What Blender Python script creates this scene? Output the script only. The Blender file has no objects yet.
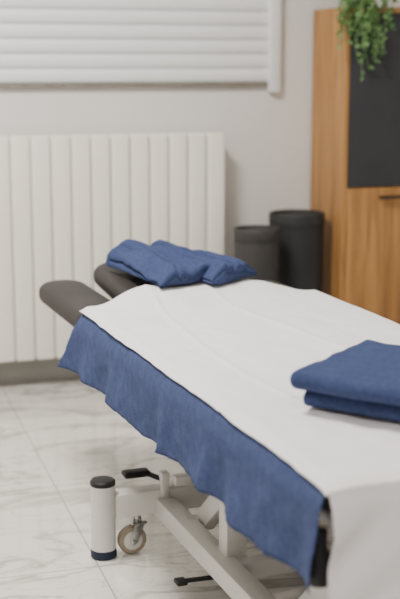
import bpy, bmesh, math, random
from mathutils import Vector, Matrix, noise
random.seed(4)
C=bpy.context.scene.collection
def nz(x,y,z=0): return noise.noise(Vector((x,y,z)))
def sst(a,b,x):
    t=max(0,min(1,(x-a)/(b-a))); return t*t*(3-2*t)
# ---------------- materials
def mat(name,col,rough=.5,metal=0,spec=.5,bump=None,var=None,sheen=0,emit=0,coord='Object'):
    m=bpy.data.materials.new(name); m.use_nodes=True; nt=m.node_tree; n=nt.nodes; l=nt.links
    b=n['Principled BSDF']; b.inputs['Base Color'].default_value=(*col,1); b.inputs['Roughness'].default_value=rough
    b.inputs['Metallic'].default_value=metal; b.inputs['Specular IOR Level'].default_value=spec
    if sheen: 
        b.inputs['Sheen Weight'].default_value=sheen; b.inputs['Sheen Roughness'].default_value=.6
        b.inputs['Sheen Tint'].default_value=(min(1,col[0]*2+.2),min(1,col[1]*2+.2),min(1,col[2]*2+.2),1)
    if emit:
        b.inputs['Emission Color'].default_value=(1,.96,.9,1); b.inputs['Emission Strength'].default_value=emit
    tc=n.new('ShaderNodeTexCoord')
    if bump:
        sc,st,dist=bump
        t=n.new('ShaderNodeTexNoise'); t.inputs['Scale'].default_value=sc; t.inputs['Detail'].default_value=4
        l.new(tc.outputs[coord],t.inputs['Vector'])
        bp=n.new('ShaderNodeBump'); bp.inputs['Strength'].default_value=st; bp.inputs['Distance'].default_value=dist
        l.new(t.outputs['Fac'],bp.inputs['Height']); l.new(bp.outputs['Normal'],b.inputs['Normal'])
    if var:
        sc,col2=var
        t=n.new('ShaderNodeTexNoise'); t.inputs['Scale'].default_value=sc; t.inputs['Detail'].default_value=5
        l.new(tc.outputs[coord],t.inputs['Vector'])
        r=n.new('ShaderNodeValToRGB'); r.color_ramp.elements[0].position=.3; r.color_ramp.elements[1].position=.7
        r.color_ramp.elements[0].color=(*col,1); r.color_ramp.elements[1].color=(*col2,1)
        l.new(t.outputs['Fac'],r.inputs['Fac']); l.new(r.outputs['Color'],b.inputs['Base Color'])
    return m
M_wall=mat('wall_paint',(.78,.768,.755),.85,bump=(60,.08,.003),var=(2,(.75,.738,.728)))
M_ceil=mat('ceiling_paint',(.85,.85,.84),.9)
M_rad=mat('radiator_enamel',(.90,.885,.81),.35,var=(3,(.87,.855,.785)))
M_shut=mat('shutter_pvc',(.86,.87,.90),.5,var=(3,(.83,.845,.875)))
M_gran=mat('granite',(.10,.09,.07),.3,var=(120,(.35,.32,.27)))
M_base=mat('skirting_tile',(.40,.385,.36),.4,var=(6,(.35,.34,.32)))
M_blue=mat('blue_cotton',(.044,.062,.145),.95,spec=.1,bump=(300,.6,.003),var=(60,(.064,.087,.190)),sheen=.05)
M_towel=mat('blue_terry',(.038,.055,.135),.97,spec=.06,bump=(420,.9,.004),var=(90,(.058,.080,.180)),sheen=.12)
M_sheet=mat('white_sheet',(.81,.795,.815),.9,spec=.15,bump=(300,.12,.002),var=(9,(.775,.76,.780)))
M_vinyl=mat('dark_vinyl',(.022,.019,.019),.55,spec=.3,bump=(200,.15,.001),var=(8,(.032,.028,.027)))
M_steel=mat('white_powdercoat',(.74,.725,.70),.35,var=(5,(.69,.675,.65)))
M_blk=mat('black_plastic',(.013,.013,.015),.5,spec=.3,var=(9,(.02,.02,.02)))
M_ring=mat('navy_plastic_ring',(.012,.018,.04),.5,spec=.3,var=(9,(.016,.024,.05)))
M_rub=mat('caster_rubber',(.36,.30,.21),.6,var=(9,(.31,.26,.19)))
M_chr=mat('chrome',(.45,.45,.45),.2,metal=1,var=(9,(.4,.4,.4)))
M_bin=mat('bin_grey',(.036,.034,.034),.6,spec=.35,var=(6,(.048,.046,.046)),bump=(90,.1,.002))
M_bin2=mat('bin_black',(.019,.020,.022),.6,spec=.35,var=(6,(.027,.027,.030)))
M_dark=mat('anthracite_panel',(.032,.034,.040),.5,spec=.35,var=(4,(.042,.044,.050)))
M_brz=mat('dark_bronze',(.05,.035,.025),.35,metal=.6,var=(9,(.06,.045,.03)))
M_leaf=mat('leaf',(.06,.17,.035),.5,var=(25,(.24,.40,.15)))
M_pot=mat('ceramic_pot',(.5,.48,.45),.5,var=(5,(.45,.43,.4)))
M_lamp=mat('lamp_diffuser',(.9,.9,.9),.5,emit=4)
def wood():
    m=bpy.data.materials.new('oak_wood'); m.use_nodes=True; nt=m.node_tree;n=nt.nodes;l=nt.links;b=n['Principled BSDF']
    tc=n.new('ShaderNodeTexCoord'); mp=n.new('ShaderNodeMapping'); mp.inputs['Scale'].default_value=(14,14,1.1)
    l.new(tc.outputs['Object'],mp.inputs['Vector'])
    t=n.new('ShaderNodeTexNoise'); t.inputs['Scale'].default_value=2.2; t.inputs['Detail'].default_value=7; t.inputs['Distortion'].default_value=.6
    l.new(mp.outputs[0],t.inputs['Vector'])
    r=n.new('ShaderNodeValToRGB'); e=r.color_ramp.elements
    e[0].position=.25; e[0].color=(.21,.092,.028,1); e[1].position=.78; e[1].color=(.53,.285,.092,1)
    k=e.new(.5); k.color=(.40,.197,.060,1)
    l.new(t.outputs['Fac'],r.inputs['Fac']); l.new(r.outputs['Color'],b.inputs['Base Color']); b.inputs['Roughness'].default_value=.5
    return m
M_wood=wood()
def floor_mat():
    m=bpy.data.materials.new('marble_tile'); m.use_nodes=True; nt=m.node_tree;n=nt.nodes;l=nt.links;b=n['Principled BSDF']
    tc=n.new('ShaderNodeTexCoord'); 
    def math_(op,a,bv=None):
        q=n.new('ShaderNodeMath'); q.operation=op
        for i,v in enumerate((a,bv)):
            if v is None: continue
            if isinstance(v,(int,float)): q.inputs[i].default_value=v
            else: l.new(v,q.inputs[i])
        return q.outputs[0]
    sx=n.new('ShaderNodeSeparateXYZ'); l.new(tc.outputs['Object'],sx.inputs[0])
    def joint(o,off,size):
        f=math_('FRACT',math_('DIVIDE',math_('ADD',o,off),size))
        d=math_('ABSOLUTE',math_('SUBTRACT',f,.5))
        return math_('GREATER_THAN',d,.5-.0020/size)
    j=math_('MAXIMUM',joint(sx.outputs[0],-.575+6,.6),joint(sx.outputs[1],-3.34+6,.6))
    def vein(rot,sc,dist,w,seed):
        mp=n.new('ShaderNodeMapping'); mp.inputs['Rotation'].default_value=(0,0,rot); mp.inputs['Scale'].default_value=(1,2.4,1); mp.inputs['Location'].default_value=(seed,seed*.7,0)
        l.new(tc.outputs['Object'],mp.inputs[0])
        t=n.new('ShaderNodeTexNoise'); t.inputs['Scale'].default_value=sc; t.inputs['Detail'].default_value=7; t.inputs['Distortion'].default_value=dist
        l.new(mp.outputs[0],t.inputs['Vector'])
        v=math_('ABSOLUTE',math_('SUBTRACT',t.outputs['Fac'],.5))
        r=n.new('ShaderNodeValToRGB'); e=r.color_ramp.elements
        e[0].position=0; e[0].color=(1,1,1,1); e[1].position=w; e[1].color=(0,0,0,1)
        l.new(v,r.inputs['Fac']); return r.outputs['Color']
    v1=vein(.7,1.9,1.0,.045,2.1); v2=vein(-.3,3.6,1.4,.02,5.3)
    c=n.new('ShaderNodeTexNoise'); c.inputs['Scale'].default_value=1.3; c.inputs['Detail'].default_value=3; l.new(tc.outputs['Object'],c.inputs['Vector'])
    vv=math_('MULTIPLY',math_('ADD',v1,math_('MULTIPLY',v2,.6)),math_('MULTIPLY',c.outputs['Fac'],1.7))
    r=n.new('ShaderNodeValToRGB'); e=r.color_ramp.elements
    e[0].position=0; e[0].color=(.74,.722,.68,1); e[1].position=1; e[1].color=(.41,.39,.355,1)
    l.new(vv,r.inputs['Fac'])
    mx=n.new('ShaderNodeMix'); mx.data_type='RGBA'; l.new(j,mx.inputs[0]); l.new(r.outputs['Color'],mx.inputs[6]); mx.inputs[7].default_value=(.36,.35,.33,1)
    l.new(mx.outputs[2],b.inputs['Base Color']); b.inputs['Roughness'].default_value=.06; b.inputs['Specular IOR Level'].default_value=1.0
    return m
M_floor=floor_mat()
# ---------------- helpers
def finish(bm,name,m,parent=None,smooth=True,angle=40):
    bmesh.ops.recalc_face_normals(bm,faces=bm.faces)
    me=bpy.data.meshes.new(name); bm.to_mesh(me); bm.free()
    ms=m if isinstance(m,(list,tuple)) else [m]
    for q in ms: me.materials.append(q)
    if smooth:
        me.polygons.foreach_set('use_smooth',[True]*len(me.polygons))
        try: me.set_sharp_from_angle(angle=math.radians(angle))
        except Exception: pass
    o=bpy.data.objects.new(name,me); C.objects.link(o)
    if parent: o.parent=parent
    return o
def empty(name,loc=(0,0,0),rz=0):
    e=bpy.data.objects.new(name,None); e.location=loc; e.rotation_euler=(0,0,rz); e.empty_display_size=.1; C.objects.link(e); return e
def box_bm(bm,a,b,bev=0,seg=2,mi=0):
    a=Vector(a);b=Vector(b); c=(a+b)/2; s=b-a
    r=bmesh.ops.create_cube(bm,size=1,matrix=Matrix.Translation(c)@Matrix.Diagonal((abs(s.x),abs(s.y),abs(s.z),1)))
    vs=r['verts']; fs=set(f for v in vs for f in v.link_faces)
    for f in fs: f.material_index=mi
    if bev>0:
        es=list(set(e for v in vs for e in v.link_edges))
        rr=bmesh.ops.bevel(bm,geom=es,offset=bev,segments=seg,affect='EDGES',profile=.5)
        for f in rr['faces']: f.material_index=mi
def box(name,a,b,m,parent=None,bev=0,seg=2):
    bm=bmesh.new(); box_bm(bm,a,b,bev,seg); return finish(bm,name,m,parent,smooth=bev>0)
def bar_bm(bm,p,q,w,h,bev=.004,mi=0):
    p=Vector(p);q=Vector(q); d=q-p; Ln=d.length; 
    z=d.normalized(); up=Vector((0,0,1)) if abs(z.z)<.95 else Vector((0,1,0))
    x=up.cross(z).normalized(); y=z.cross(x)
    R=Matrix((x,y,z)).transposed().to_4x4()
    b2=bmesh.new(); box_bm(b2,(-w/2,-h/2,0),(w/2,h/2,Ln),bev,2,mi)
    b2.transform(Matrix.Translation(p)@R)
    me=bpy.data.meshes.new('t'); b2.to_mesh(me); b2.free(); bm.from_mesh(me); bpy.data.meshes.remove(me)
def lathe_bm(bm,c,prof,seg=40,axis='Z',mi=0):
    c=Vector(c); rings=[]
    for r,h in prof:
        ring=[]
        for i in range(seg):
            a=2*math.pi*i/seg; u,v=math.cos(a)*r,math.sin(a)*r
            if axis=='Z': p=Vector((u,v,h))
            elif axis=='X': p=Vector((h,u,v))
            else: p=Vector((u,h,v))
            ring.append(bm.verts.new(c+p))
        rings.append(ring)
    for a,b in zip(rings[:-1],rings[1:]):
        for i in range(seg):
            f=bm.faces.new((a[i],a[(i+1)%seg],b[(i+1)%seg],b[i])); f.material_index=mi
    for ring in (rings[0],rings[-1]):
        f=bm.faces.new(ring); f.material_index=mi
def tube_bm(bm,p,q,r,seg=16,mi=0):
    p=Vector(p);q=Vector(q);d=q-p
    m=Matrix.Translation((p+q)/2)@d.to_track_quat('Z','Y').to_matrix().to_4x4()
    rr=bmesh.ops.create_cone(bm,cap_ends=True,segments=seg,radius1=r,radius2=r,depth=d.length,matrix=m)
    for f in set(f for v in rr['verts'] for f in v.link_faces): f.material_index=mi
def slab(name,x0,x1,y0,y1,z0,z1,rc,be,m,parent,rcs=None,seg=10,tilt=0,crown=0):
    rcs=rcs or [rc]*4; pts=[]
    cs=[(x0,y0,1,1,180),(x1,y0,-1,1,270),(x1,y1,-1,-1,0),(x0,y1,1,-1,90)]
    for (cx,cy,sx,sy,a0),r in zip(cs,rcs):
        for k in range(seg+1):
            a=math.radians(a0+90*k/seg); pts.append((cx+sx*r+math.cos(a)*r,cy+sy*r+math.sin(a)*r))
    mx,my=(x0+x1)/2,(y0+y1)/2
    bm=bmesh.new(); rings=[]
    prof=[]
    n=6
    for k in range(n+1):
        a=math.pi/2*k/n; prof.append((be*(1-math.sin(a)),z0+be*(1-math.cos(a))))
    for k in range(n+1):
        a=math.pi/2*k/n; prof.append((be*(1-math.cos(a)),z1-be*(1-math.sin(a))))
    hx,hy=(x1-x0)/2,(y1-y0)/2
    for ins,z in prof:
        rings.append([bm.verts.new((mx+(px-mx)*(1-ins/hx),my+(py-my)*(1-ins/hy),z)) for px,py in pts])
    for s in (.75,.45,.15):
        z=z1+crown*(1-s*s); rings.append([bm.verts.new((mx+(px-mx)*s*(1-be/hx),my+(py-my)*s*(1-be/hy),z)) for px,py in pts])
    N=len(pts)
    for a,b in zip(rings[:-1],rings[1:]):
        for i in range(N): bm.faces.new((a[i],a[(i+1)%N],b[(i+1)%N],b[i]))
    bm.faces.new(rings[0]); bm.faces.new(rings[-1])
    if tilt:
        for v in bm.verts: v.co.z+=(v.co.y-y0)*tilt
    return finish(bm,name,m,parent,angle=60)
def gridobj(name,nu,nv,fn,m,parent=None,thick=.002,loc=None,rz=0):
    bm=bmesh.new(); g=[[bm.verts.new(fn(i/nu,j/nv)) for j in range(nv+1)] for i in range(nu+1)]
    for i in range(nu):
        for j in range(nv): bm.faces.new((g[i][j],g[i+1][j],g[i+1][j+1],g[i][j+1]))
    o=finish(bm,name,m,parent,angle=180)
    s=o.modifiers.new('thick','SOLIDIFY'); s.thickness=thick; s.offset=-1
    if loc: o.location=loc; o.rotation_euler=(0,0,rz)
    return o
def towel(name,L,W,T,n,m,deform=None,loc=(0,0,0),rot=(0,0,0),nw=40,ns=26):
    cl=[]
    for k in range(n):
        z=(k+.5)*T; fw=(k%2==0)
        for s in [i/ns for i in range(ns+1)]:
            x=(1-s if fw else s)*(L-T)+T/2
            cl.append(Vector((x,z)))
        if k<n-1:
            cx=(T/2 if fw else L-T/2); sg=-1 if fw else 1
            for i in range(1,8):
                a=-math.pi/2+math.pi*i/8
                cl.append(Vector((cx+sg*math.cos(a)*T/2,(k+1)*T+math.sin(a)*T/2)))
    bm=bmesh.new(); rows=[]
    N=len(cl)
    nor=[]
    for i in range(N):
        t=(cl[min(i+1,N-1)]-cl[max(i-1,0)]).normalized(); nor.append(Vector((-t.y,t.x)))
    ws=[0,.006,.014]+[.025+.95*j/nw for j in range(nw+1)]+[.986,.994,1]
    for w in ws:
        e=min(w,1-w)*W
        k=.35+.65*math.sqrt(max(0,1-(1-min(1,e/(T*.5)))**2))
        h=T/2*.94*k; row=[]
        for i in range(N):
            for sg in (1,-1):
                q=cl[i]+nor[i]*h*sg
                p=Vector((q.x,(w-.5)*W,q.y))
                if deform: p=deform(p)
                row.append(bm.verts.new(p))
        rows.append(row)
    for a,b in zip(rows[:-1],rows[1:]):
        for i in range(N-1):
            bm.faces.new((a[2*i],a[2*i+2],b[2*i+2],b[2*i])); bm.faces.new((a[2*i+1],b[2*i+1],b[2*i+3],a[2*i+3]))
        bm.faces.new((a[0],b[0],b[1],a[1])); i=2*N-2; bm.faces.new((a[i],a[i+1],b[i+1],b[i]))
    for a in (rows[0],rows[-1]):
        for i in range(N-1): bm.faces.new((a[2*i],a[2*i+1],a[2*i+3],a[2*i+2]))
    o=finish(bm,name,m,angle=180); o.location=loc; o.rotation_euler=rot
    return o
# ---------------- room
X0,X1,Y0,Y1,H=-1.6,3.3,-1.6,4.55,2.7
box('floor',(X0-.1,Y0-.1,-.1),(X1+.1,Y1+.1,0),M_floor)
box('ceiling',(X0-.1,Y0-.1,H),(X1+.1,Y1+.1,H+.1),M_ceil)
box('wall_back',(X0-.1,Y1,0),(X1+.1,Y1+.1,H),M_wall)
box('wall_front',(X0-.1,Y0-.1,0),(X1+.1,Y0,H),M_wall)
box('wall_left',(X0-.1,Y0,0),(X0,Y1,H),M_wall)
box('wall_right',(X1,Y0,0),(X1+.1,Y1,H),M_wall)
box('baseboard_back',(X0,Y1-.012,0),(X1,Y1,.09),M_base,bev=.003)
# window with closed shutter
win=empty('window_1',(0,0,0))
bm=bmesh.new(); z=1.15
while z<2.25:
    yy=Y1-.012; P=.0545
    prof=[(yy,z),(yy-.006,z+.003),(yy-.010,z+.010),(yy-.012,z+P*.5),(yy-.010,z+P-.009),(yy-.006,z+P-.004),(yy,z+P-.002),(yy+.002,z+P)]
    vs0=[bm.verts.new((.02,a,b)) for a,b in prof]; vs1=[bm.verts.new((1.67,a,b)) for a,b in prof]
    for i in range(len(prof)-1): bm.faces.new((vs0[i],vs0[i+1],vs1[i+1],vs1[i]))
    z+=P
finish(bm,'shutter_slats',M_shut,win,angle=70)
box('backing',(.0,Y1-.008,1.14),(1.68,Y1-.001,2.3),M_shut,win)
box('guide_rail_right',(1.668,Y1-.035,1.112),(1.714,Y1-.001,2.34),M_shut,win,bev=.004)
box('guide_rail_left',(-.02,Y1-.035,1.112),(.026,Y1-.001,2.34),M_shut,win,bev=.004)
box('shutter_box',(-.02,Y1-.06,2.24),(1.714,Y1-.001,2.4),M_shut,win,bev=.006)
box('sill_stone',(.026,Y1-.02,1.132),(1.668,Y1-.001,1.147),M_gran,win,bev=.002)
# radiator
rad=empty('radiator',(0,0,0))
bm=bmesh.new(); n=16; P=.0755
for i in range(n):
    x=1.455-(i+1)*P
    box_bm(bm,(x+.0025,4.42,.115),(x+P-.0025,4.434,.962),.0065,3)
    box_bm(bm,(x+.033,4.43,.13),(x+P-.033,4.51,.95),.003,1)
    box_bm(bm,(x+.004,4.432,.93),(x+P-.004,4.50,.957),.008,2)
    box_bm(bm,(x+.012,4.495,.14),(x+P-.012,4.507,.94),.002,1)
box_bm(bm,(1.455-n*P+.006,4.438,.125),(1.449,4.441,.95))
tube_bm(bm,(.262,4.465,.17),(1.448,4.465,.17),.02); tube_bm(bm,(.262,4.465,.90),(1.448,4.465,.90),.02)
tube_bm(bm,(.30,4.465,.17),(.20,4.465,.17),.012); tube_bm(bm,(.205,4.465,.0),(.205,4.465,.18),.009)
for zz in(.25,.85): box_bm(bm,(.6,4.5,zz),(.63,Y1-.001,zz+.03)); box_bm(bm,(1.2,4.5,zz),(1.23,Y1-.001,zz+.03))
finish(bm,'sections',M_rad,rad,angle=50)
# cabinet
cab=empty('cabinet',(0,0,0))
cx0,cx1,cy0,cy1,cz=1.856,2.80,4.215,Y1-.014,1.430
bm=bmesh.new()
box_bm(bm,(cx0,cy0,.0),(cx0+.02,cy1,cz),.0015,1)
box_bm(bm,(cx1-.02,cy0,.0),(cx1,cy1,cz),.0015,1)
box_bm(bm,(cx0+.02,cy0,cz-.02),(cx1-.02,cy1,cz),.001,1)
box_bm(bm,(cx0+.02,cy0+.02,.06),(cx1-.02,cy1,.08),.001,1)
box_bm(bm,(cx0+.02,cy0+.02,.74),(cx1-.02,cy1,.758),.001,1)
box_bm(bm,(cx0+.02,cy0+.03,.0),(cx1-.02,cy0+.045,.06))
box_bm(bm,(cx0+.02,cy1-.008,.0),(cx1-.02,cy1,cz-.02))
finish(bm,'carcass',M_wood,cab)
xm=(cx0+cx1)/2
for i,(a,b) in enumerate(((cx0+.022,xm-.0015),(xm+.0015,cx1-.022))):
    box('upper_door_%d'%(i+1),(a,cy0+.002,.757),(b,cy0+.02,cz-.022),M_dark,cab,bev=.0015)
    box('lower_door_%d'%(i+1),(a,cy0-.0,.064),(b,cy0+.019,.752),M_wood,cab,bev=.0015)
    c=(a+b)/2
    bm=bmesh.new(); box_bm(bm,(c-.1,cy0-.025,.710),(c+.1,cy0-.017,.724),.002,2); box_bm(bm,(c-.08,cy0-.02,.713),(c-.07,cy0+.001,.721)); box_bm(bm,(c+.07,cy0-.02,.713),(c+.08,cy0+.001,.721))
    finish(bm,'handle_%d'%(i+1),M_brz,cab)
# bins
def bin_(name,c,r,h,m):
    e=empty(name,c)
    bm=bmesh.new()
    lathe_bm(bm,(0,0,0),[(r*.9,0),(r*.93,.006),(r*.97,h*.5),(r*.985,h-.055),(r*.985,h-.05)],48)
    finish(bm,'body',m,e,angle=35)
    bm=bmesh.new()
    lathe_bm(bm,(0,0,0),[(r*.95,h-.05),(r,h-.046),(r,h-.008),(r*.985,h-.002),(r*.95,h),(r*.90,h-.002),(r*.87,h-.012),(r*.6,h-.014),(r*.3,h-.016)],48)
    finish(bm,'lid_collar',m,e,angle=50)
bin_('trash_can',(1.505,4.2,0),.086,.620,M_bin)
bin_('trash_can',(1.718,4.33,0),.109,.655,M_bin2)
# plant on cabinet
pl=empty('potted_trailing_plant',(1.925,4.30,cz+.0005))
bm=bmesh.new(); lathe_bm(bm,(0,0,0),[(.045,0),(.048,.003),(.062,.1),(.066,.104),(.066,.12),(.06,.12),(.057,.105),(.02,.104)],32)
finish(bm,'pot',M_pot,pl)
bm=bmesh.new()
def leaf(bm,p,d,s):
    d=d.normalized(); side=d.cross(Vector((random.uniform(-.4,.4),random.uniform(-1,-.2),random.uniform(-.3,.6)))).normalized(); nr=side.cross(d)
    pr=[(0,.0),(.25,.25),(.55,.28),(.85,.14),(1,0)]
    mid=[bm.verts.new(p+d*s*t+nr*s*(-.12*math.sin(t*3.1))) for t,w in pr]
    for sg in(1,-1):
        ed=[bm.verts.new(p+d*s*t+side*sg*w*s+nr*s*.08) for t,w in pr[1:4]]
        bm.faces.new((mid[0],mid[1],ed[0])); bm.faces.new((mid[1],mid[2],ed[1],ed[0])); bm.faces.new((mid[2],mid[3],ed[2],ed[1])); bm.faces.new((mid[3],mid[4],ed[2]))
for s in range(36):
    p=Vector((random.uniform(-.04,.04),random.uniform(-.04,.03),.11))
    front=random.random()<.88
    tx=random.uniform(-.115,.085); ty=-(.085+.02+random.uniform(0,.04)) if front else random.uniform(-.05,.1)
    drop=random.uniform(.03,.31)*(1-.35*abs(tx)/.1) if front else -.03
    pts=[p]
    N=16
    for k in range(1,N+1):
        t=k/N
        if t<.45:
            q=t/.45; pts.append(Vector((p.x+(tx-p.x)*q,p.y+(ty-p.y)*q,.11+.05*math.sin(q*math.pi*.8)-.03*q)))
        else:
            q=(t-.45)/.55; pts.append(Vector((tx+.015*math.sin(q*6+s),ty-.008*math.sin(q*4+s),.11-drop*q-q*(.10 if front else 0))))
    for a,b in zip(pts[:-1],pts[1:]):
        tube_bm(bm,a,b,.0012,5)
        for r in range(2):
            d=Vector((random.uniform(-1,1),random.uniform(-.9,.2),random.uniform(-.9,.4)))
            q=a.lerp(b,random.random())
            if front or q.z>.05: leaf(bm,q,d,random.uniform(.014,.027))
finish(bm,'foliage',M_leaf,pl,angle=60)
# ---------------- massage table
TL=(.988,2.315,0); RZ=math.radians(3.5)
tb=empty('massage_table',TL,RZ)
slab('mattress',-.338,.338,-.695,.712,.535,.588,.03,.018,M_vinyl,tb)
slab('armrest_left',-.355,-.210,.722,1.235,.522,.586,.06,.028,M_vinyl,tb,rcs=[.02,.02,.066,.066],crown=.003)
slab('armrest_right',.210,.338,.722,1.02,.522,.586,.06,.028,M_vinyl,tb,rcs=[.02,.02,.06,.06],crown=.003)
slab('head_cushion',-.200,.200,.722,1.20,.538,.602,.06,.028,M_vinyl,tb,rcs=[.02,.02,.085,.085],tilt=.085)
bm=bmesh.new()
for x in(-.27,.27): bar_bm(bm,(x,-.66,.505),(x,.70,.505),.04,.04)
for y in(-.62,.0,.66): bar_bm(bm,(-.27,y,.505),(.27,y,.505),.04,.035)
for x in(-.1,.1): bar_bm(bm,(x,.66,.512),(x,1.02,.540),.025,.02)
for x in(-.264,.264): bar_bm(bm,(x,.66,.505),(x,.95,.511),.025,.02)
# base frame
for y in(.504,-.504):
    bar_bm(bm,(-.33,y,.135),(.33,y,.135),.05,.062)
for x in(-.2,.2): bar_bm(bm,(x,-.50,.12),(x,.50,.12),.05,.05)
# lifting arms
for x in(-.15,.15):
    bar_bm(bm,(x,.33,.13),(x,-.10,.49),.035,.05); bar_bm(bm,(x,-.22,.13),(x,-.60,.49),.035,.05)
tube_bm(bm,(-.2,.33,.135),(.2,.33,.135),.014); tube_bm(bm,(-.2,-.22,.135),(.2,-.22,.135),.014)
bar_bm(bm,(-.2,.06,.12),(.2,.06,.12),.04,.04)
bar_bm(bm,(-.17,.10,.12),(-.17,.10,.49),.05,.05)
bar_bm(bm,(-.185,.46,.195),(.185,.46,.195),.03,.025)
bar_bm(bm,(-.2,.49,.12),(-.2,.49,.21),.022,.03); bar_bm(bm,(.2,.49,.12),(.2,.49,.21),.022,.03)
finish(bm,'steel_frame',M_steel,tb)
bm=bmesh.new()
tube_bm(bm,(0,.30,.17),(0,-.12,.42),.022); box_bm(bm,(-.04,.22,.12),(.04,.36,.24),.01)
for x in(-.175,.175):
    for (y,z) in ((.33,.13),(-.1,.49),(-.22,.13),(-.6,.49)): lathe_bm(bm,(x+(-.028 if x<0 else .0),y,z),[(.012,0),(.014,.003),(.014,.022),(.012,.027)],16,'X')
# foot pedals
box_bm(bm,(-.295,.515,.190),(-.225,.555,.206),.007,3)
bar_bm(bm,(-.235,.53,.197),(-.20,.49,.187),.012,.012)
bar_bm(bm,(-.25,.20,.045),(-.12,.18,.05),.012,.010); box_bm(bm,(-.272,.185,.038),(-.245,.217,.050),.005,3)
bar_bm(bm,(-.12,.18,.05),(-.12,.18,.14),.012,.012)
lathe_bm(bm,(-.33,-.655,.455),[(.018,-.04),(.02,-.035),(.02,.01),(.012,.02),(.012,.05)],20)
finish(bm,'mechanism',M_blk,tb)
# levelling posts
for i,(x,y) in enumerate(((-.357,.504),(.357,.504),(-.357,-.504),(.357,-.504))):
    bm=bmesh.new()
    lathe_bm(bm,(x,y,0),[(.031,.022),(.031,.190)],36,mi=0)
    lathe_bm(bm,(x,y,0),[(.030,0),(.033,.003),(.033,.016),(.031,.0225)],36,mi=2)
    lathe_bm(bm,(x,y,0),[(.031,.190),(.032,.192),(.032,.200),(.028,.204),(.01,.206)],36,mi=1)
    finish(bm,'levelling_post_%d'%(i+1),[M_steel,M_blk,M_ring],tb,angle=35)
for i,(x,y) in enumerate(((-.284,.50),(.284,.50),(-.284,-.50),(.284,-.50))):
    bm=bmesh.new()
    yc=y; R=.037
    lathe_bm(bm,(x,yc,R),[(.025,-.012),(.033,-.012),(R,-.007),(R,.007),(.033,.012),(.025,.012)],32,'Y',0)
    lathe_bm(bm,(x,yc,R),[(.008,-.016),(.024,-.013),(.026,-.009),(.026,.009),(.024,.013),(.008,.016)],32,'Y',1)
    lathe_bm(bm,(x,yc,R),[(.006,-.022),(.009,-.02),(.009,.02),(.006,.022)],20,'Y',2)
    for s in(-1,1): bar_bm(bm,(x,yc+s*.019,R),(x+.018,yc+s*.019,.085),.004,.022,.001,2)
    box_bm(bm,(x-.005,yc-.022,.080),(x+.035,yc+.022,.088),.002,1,2)
    tube_bm(bm,(x+.015,yc,.086),(x+.015,yc,.112),.011,16,2)
    finish(bm,'caster_%d'%(i+1),[M_rub,M_steel,M_chr],tb,angle=35)
# ---------------- cloths (table coordinates)
def bump(x,y): return .030*sst(.60,.76,y)*(1-sst(.15,.31,abs(x)))
def yfar(x): return .722+.085*(1-sst(.14,.32,abs(x)))
HW=.346
def cov(u,v):
    side=.16; tot=2*HW+2*side; s=-tot/2+u*tot
    if abs(s)<=HW:
        x=s; y=-.700+v*(yfar(x)+.700-.006)
        e=(HW-abs(x)); z=.5920+bump(x,y)-.009*(1-sst(0,.02,e))
        return Vector((x,y,z))
    sg=1 if s>0 else -1; d=(abs(s)-HW)/side
    y=-.700+v*(.722+.700-.006)
    D=.149+.012*nz(y*3.1,5)+.008*nz(y*9,2)+.008*(1-v)
    ph=y*25+3.5*nz(y*3.1,1.3)+1.5*nz(y*8,4.4)
    reach=.25+.5*(nz(y*6,11)+.5)
    k=sst(reach*.4,1.1,d)
    ridge=math.sin(ph)
    fold=.014*k*ridge*(.5+.8*(nz(y*4,9)+.4))+.008*nz(y*15,d*1.6,3)*d+.003*nz(y*38+d*6,d*5,8)*d
    flare=.038*d*sst(.62,.73,y)
    x=sg*(HW+.008*math.sin(min(1,d*4)*math.pi/2)+.012*d+max(fold,-.012)+flare)
    y2=y+.05*d*sst(.55,.73,y)+.011*k*math.cos(ph)+.006*nz(y*8,4)*d
    return Vector((x,y2,.583-D*d-.003))
gridobj('blue_table_cover',150,420,cov,M_blue,None,.0018,TL,RZ)
def wsheet(u,v):
    x=-HW-.001+u*(2*HW+.002)
    Ltop=yfar(x)+.716; drop=.50; tot=Ltop+drop
    s=v*tot
    wr=.0050*nz(x*5,s*2.6,1)+.0038*nz(x*12+2*nz(s*4,1),s*5,6)+.0014*nz(x*30,s*14,3)
    rd=.0035*max(0,1-abs((x-.06-.05*math.sin(s*2.1))/.022))**2*sst(.55,.9,s)
    rd+=.0035*max(0,1-abs((x+.17-.04*math.sin(s*3+1))/.018))**2*sst(.6,1.0,s)
    rd+=.002*max(0,1-abs((s-1.05-.3*x-.02*math.sin(x*9))/.018))**2
    if s>=drop:
        y=-.716+(s-drop)
        e=HW-abs(x)
        z=.5982+bump(x,y)+abs(wr)+rd-.0095*(1-sst(0,.022,e))
        z-= .006*(1-sst(0,.03,y+.716))
        sg=(1 if x>0 else -1)
        over=.012*max(0,nz(y*3.3,9)+.1)+.004*max(0,nz(y*14,2))
        k=1-sst(0,.03,e)
        return Vector((x+sg*over*k*.9,y,z-over*.35*k))
    d=(drop-s)
    y=-.716-.010*sst(0,.03,d)-.02*d-(.022*math.sin(x*24+2*nz(x*3,2)+d*3)+.022*nz(x*10,d*3,4))*sst(0,.35,d)-.016*nz(x*14+d*9,d*8,2)*sst(0,.08,d)
    return Vector((x+.01*nz(x*4,d*4,7)*sst(0,.3,d),y,.5925-d))
gridobj('white_table_sheet',170,400,wsheet,M_sheet,None,.0012,TL,RZ)
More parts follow.
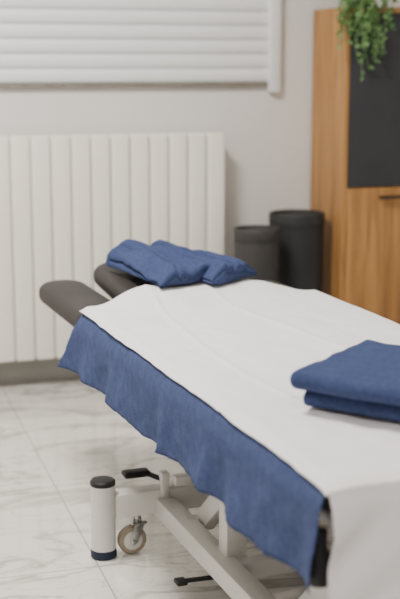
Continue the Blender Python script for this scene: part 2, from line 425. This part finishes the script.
# ---------------- towels
def world(x,y,z=0):
    c,s=math.cos(RZ),math.sin(RZ); return (TL[0]+x*c-y*s,TL[1]+x*s+y*c,z)
def dn(seed,amp):
    def f(p):
        q=p.copy()
        q.z+=amp*nz(p.x*9+seed,p.y*9,1)*(p.z*14)+.005*nz(p.x*22,p.y*22,seed)*min(1,p.z*20)
        q.x+=.008*nz(p.y*8+seed,p.z*20,2); q.y+=.008*nz(p.x*10,p.z*20+seed,5)
        return q
    return f
a2=math.atan2(.63,.78)
W=.40
def tloc(cx,cy,a,W): return (cx+math.sin(a)*W/2, cy-math.cos(a)*W/2)
lx,ly=tloc(.800,1.965,a2,W)
towel('folded_towel',.29,W,.0155,2,M_towel,dn(1,.004),(lx,ly,.6070),(0,0,a2))
lx,ly=tloc(.773,1.962,a2+.02,W)
towel('folded_towel.001',.315,W,.0175,2,M_towel,dn(7,.004),(lx,ly,.6400),(0,0,a2+.02))
# headrest towels: loosely folded, thick open fold at the far end, thinning to the near end
def dh(seed,L,W,T,zs,ze,stripes=False,bend=0):
    def f(p):
        q=p.copy(); t=max(0,min(1,p.x/L)); yy=p.y/(W/2)
        zf=zs+(ze-zs)*t**.8
        arch=1-.50*abs(yy)**2.2
        q.z=p.z*zf*arch
        up=min(1,p.z/T)
        q.z+=up*(.007*math.sin(yy*5.5+seed+2.2*t)*(.3+t*.7)+.013*nz(p.x*9+seed,p.y*12,2)+.006*nz(p.x*24,p.y*24+seed,4))
        q.z-=up*.015*max(0,1-abs(yy-.25+.7*t*math.sin(seed))/.13)**1.5*sst(.05,.3,t)
        q.z-=up*.010*max(0,1-abs(yy+.45-.5*t)/.10)**1.5*(1-sst(.5,.9,t))
        q.y*=(.82+.40*t)
        q.y+=bend*math.sin(t*math.pi)+.014*nz(p.x*9,p.z*14+seed,5)
        q.x+=.022*nz(p.y*11+seed,p.z*16,2)
        if stripes and yy>-.8 and up>.3:
            q.z+=.0065*(abs(math.sin(yy*9))-.5)*sst(.15,.4,t)
        q.z=max(q.z,.0005)
        return q
    return f
def htowel(name,x0,y0,x1,y1,W,T,zs,ze,seed,st,bend):
    a=world(x0,y0);b=world(x1,y1); L=math.dist(a,b); ang=math.atan2(b[1]-a[1],b[0]-a[0])
    towel(name,L,W,T,2,M_towel,dh(seed,L,W,T,zs,ze,st,bend),(a[0],a[1],.645),(0,.03,ang),nw=80,ns=54)
htowel('hand_towel',-.128,1.06,-.040,.74,.155,.030,1.33,.72,2,False,.015)
htowel('hand_towel.001',-.030,1.045,.105,.745,.155,.029,1.33,.72,9,True,.01)
# ---------------- lights
def lamp(x,y,e,sx=.6,sy=.6,col=(1,.945,.87)):
    box('ceiling_light' ,(x-sx/2,y-sy/2,H-.03),(x+sx/2,y+sy/2,H-.001),M_lamp,bev=.004)
    d=bpy.data.lights.new('panel_lamp','AREA'); d.shape='RECTANGLE'; d.size=sx; d.size_y=sy; d.energy=e; d.color=col
    q=bpy.data.objects.new('panel_lamp',d); q.location=(x,y,H-.04); C.objects.link(q)
lamp(.1,2.9,88); lamp(.2,.1,34); 
wd=bpy.data.worlds.new('w'); bpy.context.scene.world=wd; wd.use_nodes=True; wd.node_tree.nodes['Background'].inputs[0].default_value=(.5,.5,.5,1); wd.node_tree.nodes['Background'].inputs[1].default_value=.3
# ---------------- camera
cd=bpy.data.cameras.new('cam'); cam=bpy.data.objects.new('camera',cd); C.objects.link(cam)
cd.sensor_fit='VERTICAL'; cd.sensor_height=36; cd.lens=72.1
cam.location=(0,0,1.22); cam.rotation_euler=(math.radians(90-11.1),math.radians(0),math.radians(-17))
cd.dof.use_dof=True; cd.dof.focus_distance=2.75; cd.dof.aperture_fstop=2.8
bpy.context.scene.camera=cam
